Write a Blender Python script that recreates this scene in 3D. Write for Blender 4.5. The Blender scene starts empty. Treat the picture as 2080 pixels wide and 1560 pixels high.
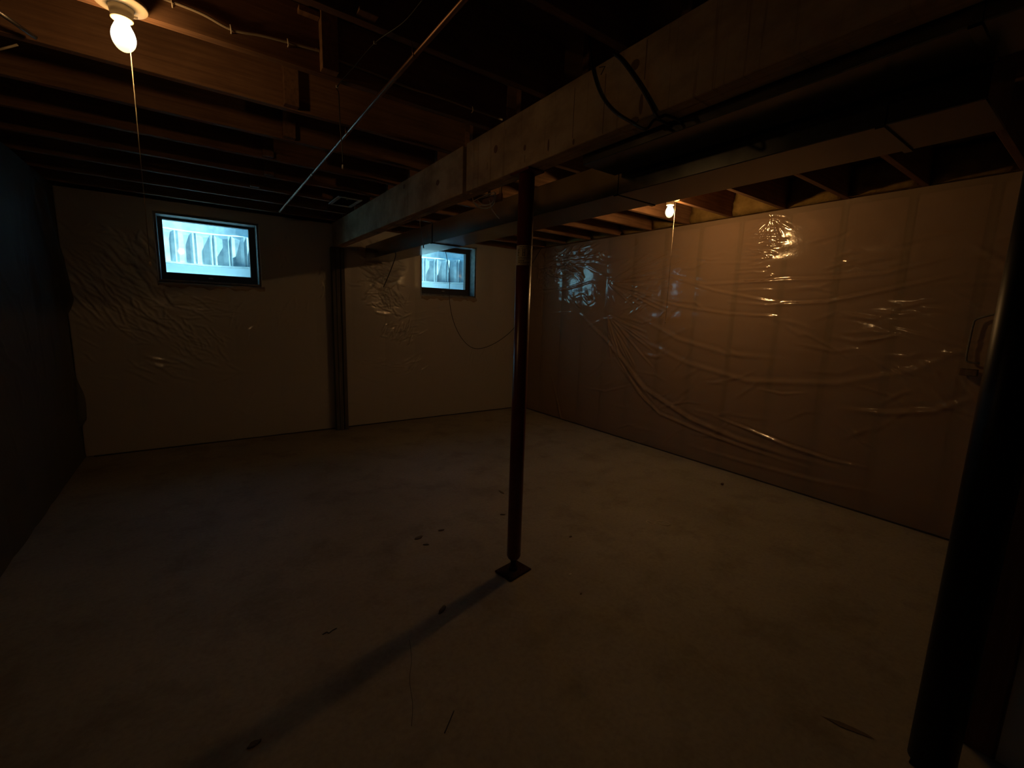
import bpy, bmesh, math, random
import numpy as np
from mathutils import Vector, Matrix

rnd = random.Random(7)
nrs = np.random.RandomState(11)
C = bpy.context.scene.collection
SC = bpy.context.scene

# ------------------------------------------------------------------ camera
F_PX, YAW, PITCH, ROLL, CAM_H = 891.14, 0.6231963, 0.1560649, 0.0324973, 1.45
_f = Vector((math.sin(YAW)*math.cos(PITCH), math.cos(YAW)*math.cos(PITCH), -math.sin(PITCH)))
_r0 = Vector((math.cos(YAW), -math.sin(YAW), 0)); _u0 = _r0.cross(_f)
_r = _r0*math.cos(ROLL) + _u0*math.sin(ROLL)
_u = -_r0*math.sin(ROLL) + _u0*math.cos(ROLL)
cam_d = bpy.data.cameras.new('camera'); cam = bpy.data.objects.new('camera', cam_d); C.objects.link(cam)
cam_d.sensor_width = 36; cam_d.sensor_fit = 'HORIZONTAL'; cam_d.lens = F_PX/2080*36
cam_d.clip_start = .02; cam_d.clip_end = 100
M4 = Matrix.Identity(4)
for i in range(3):
    M4[i][0] = _r[i]; M4[i][1] = _u[i]; M4[i][2] = -_f[i]
M4[2][3] = CAM_H
cam.matrix_world = M4
SC.camera = cam

def at(px, py, X=None, Y=None, Z=None):
    """the point on a known wall / floor / joist plane seen at a photo pixel"""
    d = _f + _r*((px-1040)/F_PX) + _u*((780-py)/F_PX)
    if X is not None: t = X/d.x
    elif Y is not None: t = Y/d.y
    else: t = (Z-CAM_H)/d.z
    return Vector((0, 0, CAM_H)) + d*t

# ------------------------------------------------------------------ light levels
EXPOSURE = 0.0
BULB_W1, BULB_W2 = 2.6, 15.0
BULB_COL = (1.0, .54, .19)
SKY_STRENGTH = 2.4
SUN_STRENGTH = 24.0
SC.view_settings.view_transform = 'Standard'
SC.view_settings.look = 'None'
SC.view_settings.exposure = EXPOSURE
SC.view_settings.gamma = 1.0
SC.view_settings.use_curve_mapping = False
SC.cycles.use_denoising = True
SC.cycles.max_bounces = 10
SC.cycles.diffuse_bounces = 4
SC.cycles.transparent_max_bounces = 16
SC.cycles.sample_clamp_indirect = 2.0
SC.cycles.caustics_reflective = False
SC.cycles.caustics_refractive = False

world = bpy.data.worlds.new('sky'); SC.world = world; world.use_nodes = True
wn = world.node_tree.nodes; bg = wn['Background']
bg.inputs[0].default_value = (.10, .50, .95, 1); bg.inputs[1].default_value = SKY_STRENGTH

sun_d = bpy.data.lights.new('sun', 'SUN'); sun = bpy.data.objects.new('sun', sun_d); C.objects.link(sun)
sun_d.energy = SUN_STRENGTH; sun_d.angle = math.radians(1.0); sun_d.color = (.52, .92, 1.0)
sun.location = (-3, -3, 8)
sun.rotation_euler = Vector((-.48, .26, -1.0)).to_track_quat('-Z', 'Y').to_euler()

# ------------------------------------------------------------------ materials
def mat(name, col, rough=.6, metal=0., spec=.5):
    m = bpy.data.materials.new(name); m.use_nodes = True
    b = m.node_tree.nodes['Principled BSDF']
    b.inputs['Base Color'].default_value = (*col, 1); b.inputs['Roughness'].default_value = rough
    b.inputs['Metallic'].default_value = metal; b.inputs['Specular IOR Level'].default_value = spec
    return m

def N(m, t, **kw):
    n = m.node_tree.nodes.new(t)
    for k, v in kw.items(): setattr(n, k, v)
    return n
def L(m, a, b): m.node_tree.links.new(a, b)

def ramp(m, fac, stops):
    r = N(m, 'ShaderNodeValToRGB')
    e = r.color_ramp.elements
    while len(e) < len(stops): e.new(.5)
    for el, (p, c) in zip(e, stops):
        el.position = p; el.color = (*c, 1)
    L(m, fac, r.inputs[0]); return r.outputs[0]

def coords(m, scale=(1, 1, 1), loc=(0, 0, 0), kind='Object'):
    tc = N(m, 'ShaderNodeTexCoord'); mp = N(m, 'ShaderNodeMapping')
    mp.inputs['Scale'].default_value = scale; mp.inputs['Location'].default_value = loc
    L(m, tc.outputs[kind], mp.inputs[0]); return mp.outputs[0]

def noise(m, vec, scale, detail=4, rough=.55):
    n = N(m, 'ShaderNodeTexNoise'); n.inputs['Scale'].default_value = scale
    n.inputs['Detail'].default_value = detail; n.inputs['Roughness'].default_value = rough
    L(m, vec, n.inputs['Vector']); return n.outputs['Fac']

def bump(m, h, strength=.3, dist=.01):
    b = N(m, 'ShaderNodeBump'); b.inputs['Strength'].default_value = strength; b.inputs['Distance'].default_value = dist
    L(m, h, b.inputs['Height'])
    L(m, b.outputs[0], m.node_tree.nodes['Principled BSDF'].inputs['Normal'])

def wood(name, dark, light, scale, rough=.65, bs=.25):
    """grain stretched along one object axis, with darker blotches"""
    m = mat(name, light, rough, spec=.3)
    v = coords(m, scale)
    g = noise(m, v, 1.0, 6, .6)
    c1 = ramp(m, g, [(.3, dark), (.62, light)])
    v2 = coords(m, (2.5, 2.5, 2.5))
    k = noise(m, v2, 1.6, 3)
    mx = N(m, 'ShaderNodeMixRGB', blend_type='MULTIPLY'); mx.inputs[0].default_value = .55
    c2 = ramp(m, k, [(.3, (.55, .5, .45)), (.6, (1, 1, 1))])
    L(m, c1, mx.inputs[1]); L(m, c2, mx.inputs[2])
    L(m, mx.outputs[0], m.node_tree.nodes['Principled BSDF'].inputs['Base Color'])
    bump(m, g, bs, .004)
    return m

M = {}
M['joist'] = wood('joist_wood', (.15, .078, .042), (.25, .138, .076), (3, 60, 60), .85)
M['joist_block'] = wood('block_wood', (.15, .082, .044), (.25, .14, .078), (60, 3, 60))
M['subfloor'] = wood('subfloor_wood', (.10, .06, .035), (.17, .11, .065), (4, 12, 12))
M['stud'] = wood('stud_wood', (.13, .085, .05), (.22, .15, .09), (60, 60, 3))
M['post'] = wood('post_wood', (.08, .075, .07), (.14, .135, .125), (60, 60, 3))
M['jamb'] = wood('jamb_wood', (.16, .15, .14), (.30, .29, .27), (20, 20, 20))
M['sash'] = mat('window_sash_paint', (.035, .03, .028), .5)
M['dark_stud'] = wood('dark_stud_wood', (.09, .04, .028), (.16, .075, .05), (60, 60, 3))

# rough sawn beam: pale timber with upright saw marks and stains
m = mat('beam_timber', (.5, .38, .25), .75, spec=.25); M['beam'] = m
g = noise(m, coords(m, (50, 4, 6)), 1.0, 6, .65)
saw = noise(m, coords(m, (1, 42, 1.5)), 1.0, 5, .7)
stain = noise(m, coords(m, (3, 3, 5)), 1.3, 5, .6)
c1 = ramp(m, g, [(.3, (.42, .29, .165)), (.7, (.58, .43, .27))])
c2 = ramp(m, saw, [(.30, (.45, .40, .36)), (.42, (1, 1, 1))])
c3 = ramp(m, stain, [(.28, (.50, .46, .42)), (.55, (1, 1, 1))])
mx = N(m, 'ShaderNodeMixRGB', blend_type='MULTIPLY'); mx.inputs[0].default_value = .7
L(m, c1, mx.inputs[1]); L(m, c2, mx.inputs[2])
mx2 = N(m, 'ShaderNodeMixRGB', blend_type='MULTIPLY'); mx2.inputs[0].default_value = .8
L(m, mx.outputs[0], mx2.inputs[1]); L(m, c3, mx2.inputs[2])
L(m, mx2.outputs[0], m.node_tree.nodes['Principled BSDF'].inputs['Base Color'])
bump(m, saw, .35, .003)
M['knot'] = mat('knot_wood', (.16, .085, .045), .7)
M['ink'] = mat('marker_ink', (.05, .03, .02), .8)

# concrete floor with stains
m = mat('floor_concrete', (.4, .36, .3), .62, spec=.35); M['floor'] = m
a = noise(m, coords(m, (1, 1, 1)), .9, 5, .6)
b_ = noise(m, coords(m, (1, 1, 1), (4, 2, 0)), 3.2, 8, .65)
c_ = noise(m, coords(m, (1, 1, 1), (9, 1, 0)), 45, 4, .6)
c1 = ramp(m, a, [(.3, (.34, .29, .225)), (.7, (.47, .415, .335))])
c2 = ramp(m, b_, [(.28, (.62, .58, .54)), (.5, (1, 1, 1))])
c3 = ramp(m, c_, [(.3, (.86, .85, .84)), (.6, (1, 1, 1))])
mx = N(m, 'ShaderNodeMixRGB', blend_type='MULTIPLY'); mx.inputs[0].default_value = .8
L(m, c1, mx.inputs[1]); L(m, c2, mx.inputs[2])
mx2 = N(m, 'ShaderNodeMixRGB', blend_type='MULTIPLY'); mx2.inputs[0].default_value = 1
L(m, mx.outputs[0], mx2.inputs[1]); L(m, c3, mx2.inputs[2])
L(m, mx2.outputs[0], m.node_tree.nodes['Principled BSDF'].inputs['Base Color'])
bump(m, b_, .12, .01)

m = mat('foundation_concrete', (.33, .32, .30), .85); M['concrete'] = m
v = noise(m, coords(m), 6, 6); L(m, ramp(m, v, [(.3, (.26, .25, .24)), (.7, (.38, .37, .35))]), m.node_tree.nodes['Principled BSDF'].inputs['Base Color'])
bump(m, v, .3, .01)

def batt(name, c0, c1_):
    m = mat(name, c1_, .95, spec=.1)
    v = noise(m, coords(m), 9, 6, .65)
    L(m, ramp(m, v, [(.3, c0), (.65, c1_)]), m.node_tree.nodes['Principled BSDF'].inputs['Base Color'])
    bump(m, v, .6, .02); return m
M['batt'] = batt('fibreglass_batt_pink', (.40, .24, .19), (.55, .36, .29))
M['batt_y'] = batt('fibreglass_batt_yellow', (.17, .11, .035), (.28, .19, .07))

# polythene sheet: see-through, milky, glossy
def poly(name, clear, milk, rough, spec, coat):
    m = mat(name, milk, rough, spec=.55)
    nt = m.node_tree; pb = nt.nodes['Principled BSDF']; out = nt.nodes['Material Output']
    tr = N(m, 'ShaderNodeBsdfTransparent'); tr.inputs[0].default_value = (.93, .92, .90, 1)
    mix = N(m, 'ShaderNodeMixShader'); mix.inputs[0].default_value = clear
    L(m, pb.outputs[0], mix.inputs[1]); L(m, tr.outputs[0], mix.inputs[2]); L(m, mix.outputs[0], out.inputs[0])
    v = noise(m, coords(m), 28, 3, .5)
    bump(m, v, .10, .01)
    pb.inputs['Specular IOR Level'].default_value = spec
    pb.inputs['Coat Weight'].default_value = coat; pb.inputs['Coat Roughness'].default_value = rough*.6; pb.inputs['Coat IOR'].default_value = 1.6
    return m
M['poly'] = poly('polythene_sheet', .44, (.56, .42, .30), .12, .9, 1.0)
M['poly_far'] = poly('glare_polythene_sheet', .28, (.74, .72, .72), .22, .9, 1.0)  # far-wall copy of the film, bluish window glare put into its paler colour
M['poly_dull'] = poly('shaded_polythene_sheet', .22, (.11, .11, .098), .6, .15, 0.0)  # left-wall copy of the film, the wall's shade put into its dark colour

def metal(name, col, rough, bscale=6):
    m = mat(name, col, rough, 1.0)
    v = noise(m, coords(m), bscale, 3)
    r = N(m, 'ShaderNodeMapRange'); r.inputs['To Min'].default_value = rough-.08; r.inputs['To Max'].default_value = rough+.10
    L(m, v, r.inputs[0]); L(m, r.outputs[0], m.node_tree.nodes['Principled BSDF'].inputs['Roughness'])
    return m
M['duct'] = metal('galvanised_duct', (.20, .20, .183), .20)
M['well'] = mat('galvanised_well', (.62, .66, .66), .55, .0)
v = noise(M['well'], coords(M['well']), 7, 5, .6)
L(M['well'], ramp(M['well'], v, [(.32, (.30, .36, .40)), (.62, (.55, .60, .61))]), M['well'].node_tree.nodes['Principled BSDF'].inputs['Base Color'])
M['well_low'] = mat('well_lower_band', (.50, .60, .68), .6)
M['gravel'] = batt('gravel', (.55, .57, .57), (.82, .82, .80))
M['copper'] = metal('copper_pipe', (.34, .20, .13), .38)
M['steel'] = metal('steel_hardware', (.34, .31, .28), .45)
M['red_steel'] = mat('red_oxide_paint', (.17, .035, .028), .30, spec=.6)
v = noise(M['red_steel'], coords(M['red_steel']), 18, 5)
L(M['red_steel'], ramp(M['red_steel'], v, [(.3, (.10, .019, .017)), (.7, (.155, .032, .026))]), M['red_steel'].node_tree.nodes['Principled BSDF'].inputs['Base Color'])
M['rust'] = batt('rusty_steel', (.03, .015, .012), (.06, .03, .024))
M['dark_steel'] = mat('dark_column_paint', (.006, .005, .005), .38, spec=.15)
M['porcelain'] = mat('white_porcelain', (.72, .66, .54), .30)
M['socket'] = mat('socket_shell', (.60, .54, .44), .4)
M['slot'] = mat('screw_slot', (.12, .10, .08), .6)
M['cord'] = mat('cotton_cord', (.55, .47, .36), .8)
M['nm'] = mat('cable_sheath_ivory', (.36, .30, .22), .5)
M['staple'] = mat('insulated_staple', (.70, .62, .48), .45)
M['black'] = mat('black_cable', (.012, .011, .011), .45)
M['white_tip'] = mat('white_plastic', (.75, .75, .72), .4)
M['grey_wire'] = mat('grey_wire', (.40, .40, .38), .45)
M['register'] = mat('painted_register', (.45, .44, .41), .45)
M['paper'] = mat('paper_label', (.66, .60, .48), .7)
M['print'] = mat('label_print', (.10, .08, .06), .7)
M['drywall'] = mat('drywall', (.80, .82, .76), .8)
M['leaf'] = mat('dry_leaf', (.15, .105, .07), .8)
M['chip'] = mat('dark_chip', (.17, .13, .09), .8)
M['chalk'] = mat('chalk', (.70, .64, .52), .9)
M['fleck'] = mat('pale_fleck', (.75, .72, .64), .8)
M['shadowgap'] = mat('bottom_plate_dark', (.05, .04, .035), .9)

m = bpy.data.materials.new('window_glass'); m.use_nodes = True; M['glass'] = m
nt = m.node_tree; nt.nodes.remove(nt.nodes['Principled BSDF'])
tr = N(m, 'ShaderNodeBsdfTransparent'); tr.inputs[0].default_value = (.90, .96, .97, 1)
gl = N(m, 'ShaderNodeBsdfGlossy'); gl.inputs['Roughness'].default_value = .05
mi = N(m, 'ShaderNodeMixShader'); mi.inputs[0].default_value = .05
L(m, tr.outputs[0], mi.inputs[1]); L(m, gl.outputs[0], mi.inputs[2]); L(m, mi.outputs[0], nt.nodes['Material Output'].inputs[0])

# frosted bulb: glows most around the filament, yellower at the tip and the neck
m = bpy.data.materials.new('lit_bulb_glass'); m.use_nodes = True; M['bulb'] = m
nt = m.node_tree; nt.nodes.remove(nt.nodes['Principled BSDF'])
sep = N(m, 'ShaderNodeSeparateXYZ'); tc = N(m, 'ShaderNodeTexCoord'); L(m, tc.outputs['Object'], sep.inputs[0])
mr = N(m, 'ShaderNodeMapRange'); mr.inputs['From Min'].default_value = -.150; mr.inputs['From Max'].default_value = -.045
L(m, sep.outputs['Z'], mr.inputs[0])
col = ramp(m, mr.outputs[0], [(0, (1.0, .80, .34)), (.22, (1.05, .92, .50)), (.45, (1.3, 1.2, .95)), (.75, (1.3, 1.15, .85)), (1, (1.0, .78, .36))])
em = N(m, 'ShaderNodeEmission'); em.inputs[1].default_value = 1.0; L(m, col, em.inputs[0])
tr = N(m, 'ShaderNodeBsdfTransparent'); tr.inputs[0].default_value = (.9, .9, .9, 1)
ad = N(m, 'ShaderNodeAddShader'); L(m, tr.outputs[0], ad.inputs[0]); L(m, em.outputs[0], ad.inputs[1])
L(m, ad.outputs[0], nt.nodes['Material Output'].inputs[0])

# ------------------------------------------------------------------ mesh helpers
class MB:
    def __init__(s): s.v = []; s.f = []; s.smooth = []
    def box(s, x0, y0, z0, x1, y1, z1):
        b = len(s.v)
        s.v += [(x0,y0,z0),(x1,y0,z0),(x1,y1,z0),(x0,y1,z0),(x0,y0,z1),(x1,y0,z1),(x1,y1,z1),(x0,y1,z1)]
        for q in ((0,3,2,1),(4,5,6,7),(0,1,5,4),(1,2,6,5),(2,3,7,6),(3,0,4,7)):
            s.f.append(tuple(b+i for i in q)); s.smooth.append(False)
        return s
    def quad(s, *p):
        b = len(s.v); s.v += [tuple(q) for q in p]; s.f.append(tuple(range(b, b+len(p)))); s.smooth.append(False); return s
    def tube(s, pts, r, n=8, cap=True):
        pts = [Vector(p) for p in pts]; b = len(s.v)
        rr = r if isinstance(r, (list, tuple)) else [r]*len(pts)
        t0 = (pts[1]-pts[0]).normalized()
        side = t0.orthogonal().normalized()
        for i, p in enumerate(pts):
            t = (pts[min(i+1, len(pts)-1)] - pts[max(i-1, 0)]).normalized()
            side = (side - t*side.dot(t))
            side = side.normalized() if side.length > 1e-6 else t.orthogonal().normalized()
            up = t.cross(side)
            for k in range(n):
                a = 2*math.pi*k/n
                s.v.append(tuple(p + (side*math.cos(a) + up*math.sin(a))*rr[i]))
        for i in range(len(pts)-1):
            for k in range(n):
                k2 = (k+1) % n
                s.f.append((b+i*n+k, b+i*n+k2, b+(i+1)*n+k2, b+(i+1)*n+k)); s.smooth.append(True)
        if cap:
            s.f.append(tuple(b+k for k in reversed(range(n)))); s.smooth.append(False)
            e = b+(len(pts)-1)*n
            s.f.append(tuple(e+k for k in range(n))); s.smooth.append(False)
        return s
    def lathe(s, prof, n=32, cx=0, cy=0, caps=True):
        b = len(s.v)
        for r, z in prof:
            for k in range(n):
                a = 2*math.pi*k/n; s.v.append((cx+r*math.cos(a), cy+r*math.sin(a), z))
        for i in range(len(prof)-1):
            for k in range(n):
                k2 = (k+1) % n
                s.f.append((b+i*n+k, b+i*n+k2, b+(i+1)*n+k2, b+(i+1)*n+k)); s.smooth.append(True)
        if caps:
            s.f.append(tuple(b+k for k in reversed(range(n)))); s.smooth.append(False)
            e = b+(len(prof)-1)*n; s.f.append(tuple(e+k for k in range(n))); s.smooth.append(False)
        return s
    def build(s, name, material, parent=None, bevel=0, loc=None):
        me = bpy.data.meshes.new(name); me.from_pydata(s.v, [], s.f); me.update()
        me.polygons.foreach_set('use_smooth', s.smooth)
        bm = bmesh.new(); bm.from_mesh(me); bmesh.ops.recalc_face_normals(bm, faces=bm.faces)
        if bevel:
            bmesh.ops.bevel(bm, geom=[e for e in bm.edges if len(e.link_faces) == 2 and e.calc_face_angle() > .6], offset=bevel, segments=1, affect='EDGES')
        bm.to_mesh(me); bm.free()
        me.materials.append(material)
        o = bpy.data.objects.new(name, me); C.objects.link(o)
        if parent is not None: o.parent = parent
        if loc is not None: o.location = loc
        return o

def tag(o, label=None, cat=None, group=None, kind=None):
    if label: o['label'] = label
    if cat: o['category'] = cat
    if group: o['group'] = group
    if kind: o['kind'] = kind
    return o

def thing(name, label, cat, loc=(0, 0, 0), group=None):
    o = bpy.data.objects.new(name, None); C.objects.link(o); o.location = loc; o.empty_display_size = .05
    return tag(o, label, cat, group)

def copy_tree(root, loc):
    r = root.copy(); C.objects.link(r); r.location = loc
    for ch in list(root.children):
        c = ch.copy(); C.objects.link(c); c.parent = r
        for g in list(ch.children):
            d = g.copy(); C.objects.link(d); d.parent = c
    return r

def spline(pts, per=8):
    pts = [Vector(p) for p in pts]; out = []
    P = [pts[0]*2-pts[1]] + pts + [pts[-1]*2-pts[-2]]
    for i in range(1, len(P)-2):
        for k in range(per):
            t = k/per
            out.append(.5*((2*P[i]) + (P[i+1]-P[i-1])*t + (2*P[i-1]-5*P[i]+4*P[i+1]-P[i+2])*t*t + (3*P[i]-P[i-1]-3*P[i+1]+P[i+2])*t**3))
    out.append(pts[-1]); return out

# ------------------------------------------------------------------ dimensions
XL, XR = -.93, 4.165          # left and right sheet planes
YF, YB = 5.511, -2.2          # far sheet plane, back wall
ZJ, ZS = 2.42, 2.655          # joist undersides, subfloor underside
BX0, BX1, BZ0, BZ1 = 1.335, 1.437, 2.154, 2.419
OPEN1 = (-.27, .595, 1.665, 2.31)
OPEN2 = (2.43, 3.27, 1.675, 2.365)
YG = 5.70                     # window glass plane
STEP = .455

# ------------------------------------------------------------------ floor
fl = MB().box(XL-.3, YB-.2, -.12, XR+.3, YF+.34, 0).build('floor', M['floor'])
tag(fl, 'bare concrete basement slab with faint stains', kind='structure')

# ------------------------------------------------------------------ ceiling: subfloor, joists, blocking
ce = MB().box(XL-.32, YB-.2, ZS, XR+.32, YF+.34, ZS+.03).build('ceiling', M['subfloor'])
tag(ce, 'dark underside of the floor above, carried on open joists', kind='structure')
def joist_mesh(x0, x1):
    return MB().box(x0, 0, ZJ, x1, .038, ZS-.001)
JL = [2.12 + STEP*k for k in range(-9, 8)]
JR = [1.41 + STEP*k for k in range(-7, 10)]
jl = jr = None
for y in JL:
    if y > YF+.10: continue
    if jl is None: jl = joist_mesh(XL-.12, BX1-.004).build('joist', M['joist'], ce, .002); o = jl
    else: o = jl.copy(); C.objects.link(o)
    o.location = (0, y, 0)
for y in JR:
    if y > YF+.10: continue
    if jr is None: jr = joist_mesh(BX0+.004, XR+.14).build('joist', M['joist'], ce, .002); o = jr
    else: o = jr.copy(); C.objects.link(o)
    o.location = (0, y, 0)
# short upright cleats nailed on the joist faces, roughly in line
for (y, x) in [(1.21, .45), (1.665, .50), (2.12, .486), (2.575, .414), (3.03, .475), (3.485, .42), (3.94, .48), (4.395, .43)]:
    MB().box(x, y-.045, ZJ+.004, x+.066, y-.0005, ZS-.002).build('cleat', M['joist_block'], ce, .002)
for k, y in enumerate(JR[4:15]):
    x = 2.66 + (.045 if k % 2 else 0)
    MB().box(x, y+.0385, ZJ+.002, x+.038, y+STEP-.0005, ZS-.002).build('blocking', M['joist_block'], ce, .002)
# a narrow nailing strip tacked high on the joist by the near lamp
p0, p1 = at(605, 22, Y=2.11), at(670, 47, Y=2.11)
MB().box(p0.x, 2.085, p0.z-.006, p1.x-.045, 2.1195, p0.z+.012).build('nailing_strip', M['joist_block'], ce)

# ------------------------------------------------------------------ walls: concrete, studs, batts (the sheets hang in front)
def rects_minus(u0, u1, v0, v1, holes):
    """rectangles covering u0..u1 x v0..v1 without the holes (holes sorted along u)"""
    out = []; cur = u0
    for (a, b, c, d) in holes:
        out.append((cur, a, v0, v1)); out.append((a, b, v0, c)); out.append((a, b, d, v1)); cur = b
    out.append((cur, u1, v0, v1)); return [r for r in out if r[1]-r[0] > .004 and r[3]-r[2] > .004]
HOLES = [OPEN1, OPEN2]
mb = MB()
for (a, b, c, d) in rects_minus(XL-.32, XR+.32, 0, ZS, HOLES): mb.box(a, YF+.115, c, b, YF+.34, d)
wf = mb.build('wall_far', M['concrete']); tag(wf, 'far foundation wall with two small windows behind clear plastic', kind='structure')
mb = MB().box(XR+.115, YB-.2, 0, XR+.32, YF+.115, ZS)
wr = mb.build('wall_right', M['concrete']); tag(wr, 'right foundation wall insulated behind wrinkled clear plastic', kind='structure')
mb = MB().box(XL-.32, YB-.2, 0, XL-.115, YF+.115, ZS)
wl = mb.build('wall_left', M['concrete']); tag(wl, 'dark left foundation wall behind plastic', kind='structure')
wb = MB().box(XL-.115, YB-.2, 0, XR+.115, YB, ZS).build('wall_back', M['concrete']); tag(wb, 'foundation wall behind the camera', kind='structure')

def free_spans(x0, x1, v0, v1, holes):
    spans = [(v0, v1)]
    for (a, b, c, d) in holes:
        if x1 > a-.04 and x0 < b+.04:
            n = []
            for s in spans:
                if c-.04 > s[0]: n.append((s[0], min(s[1], c-.04)))
                if d+.04 < s[1]: n.append((max(s[0], d+.04), s[1]))
            spans = n
    return [s for s in spans if s[1]-s[0] > .03]

# far wall framing
y0, y1 = YF+.014, YF+.103
MB().box(XL+.02, y0, .002, XR-.02, y1, .040).build('bottom_plate', M['stud'], wf)
MB().box(XL+.02, y0, ZJ-.040, XR-.02, y1, ZJ-.002).build('top_plate', M['stud'], wf)
x = XL+.02
studs = []
while x < XR-.06:
    studs.append(x); x += .405
for x in studs:
    for (a, b) in free_spans(x, x+.038, .041, ZJ-.041, HOLES):
        MB().box(x, y0, a, x+.038, y1, b).build('stud', M['stud'], wf)
    for (a, b) in free_spans(x+.039, min(x+.404, XR-.02), .041, ZJ-.041, HOLES):
        MB().box(x+.040, y0+.008, a, min(x+.403, XR-.02), y1, b).build('insulation_batt', M['batt'], wf, .004)
# right wall framing
x0, x1 = XR+.014, XR+.103
MB().box(x0, YB+.02, .002, x1, YF, .040).build('bottom_plate', M['stud'], wr)
MB().box(x0, YB+.02, ZJ-.040, x1, YF, ZJ-.002).build('top_plate', M['stud'], wr)
sm = MB().box(x0, 0, .041, x1, .038, ZJ-.041).build('stud', M['stud'], wr); sm.location.y = YF-.045
bmh = MB().box(x0+.008, .040, .041, x1, .403, ZJ-.041).build('insulation_batt', M['batt'], wr, .004); bmh.location.y = YF-.045-.405
y = YF-.045-.405
while y > YB+.05:
    o = sm.copy(); C.objects.link(o); o.location.y = y
    if y-.405 > YB: o = bmh.copy(); C.objects.link(o); o.location.y = y-.405
    y -= .405
# left wall framing
x0, x1 = XL-.103, XL-.014
MB().box(x0, YB+.02, .002, x1, YF, .040).build('bottom_plate', M['stud'], wl)
MB().box(x0, YB+.02, ZJ-.040, x1, YF, ZJ-.002).build('top_plate', M['stud'], wl)
y = YF-.045
while y > YB+.05:
    MB().box(x0, y, .041, x1, y+.038, ZJ-.041).build('stud', M['stud'], wl)
    MB().box(x0, y-.365, .041, x1-.008, y-.002, ZJ-.041).build('insulation_batt', M['batt'], wl, .004)
    y -= .405
# yellow batts stuffed into the joist ends above the right wall
for i, y in enumerate(JR):
    if not (-.6 < y < YF-.3): continue
    mb = MB(); n = 7
    xa = XR-.035 - rnd.random()*.05
    base = len(mb.v)
    for a in range(n):
        for b in range(n):
            yy = y+.042 + (STEP-.046)*a/(n-1); zz = ZJ+.004 + (ZS-ZJ-.01)*b/(n-1)
            edge = 0 if 0 < a < n-1 and 0 < b < n-1 else .03
            mb.v.append((xa + edge + rnd.uniform(-.018, .018), yy, zz))
    for a in range(n-1):
        for b in range(n-1):
            mb.f.append((base+a*n+b, base+(a+1)*n+b, base+(a+1)*n+b+1, base+a*n+b+1)); mb.smooth.append(True)
    # sides running back to the rim
    ring = [a*n for a in range(n)] + [(n-1)*n+b for b in range(1, n)] + [a*n+n-1 for a in range(n-2, -1, -1)] + [b for b in range(n-2, 0, -1)]
    nb = len(mb.v)
    for k in ring: mb.v.append((XR+.09, mb.v[k][1], mb.v[k][2]))
    for k in range(len(ring)):
        k2 = (k+1) % len(ring)
        mb.f.append((ring[k], ring[k2], nb+k2, nb+k)); mb.smooth.append(False)
    mb.f.append(tuple(nb+k for k in range(len(ring)))); mb.smooth.append(False)
    mb.build('insulation_batt', M['batt_y'], wr)

# partition end at the right edge: a dark stud and a drywall face
wn_ = MB().box(2.125, YB+.01, .001, 2.137, .060, ZJ-.002).build('wall_near', M['drywall']); tag(wn_, 'edge of a pale drywall partition at the right', kind='structure')
MB().box(2.139, -.40, .001, 2.227, -.362, ZJ-.002).build('stud', M['stud'], wn_)
t1 = MB().box(2.120, .062, .001, 2.210, .150, ZJ-.002).build('trim_1', M['dark_stud'], None, .003); tag(t1, 'dark reddish wooden jamb beside the steel column', kind='structure')

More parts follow.
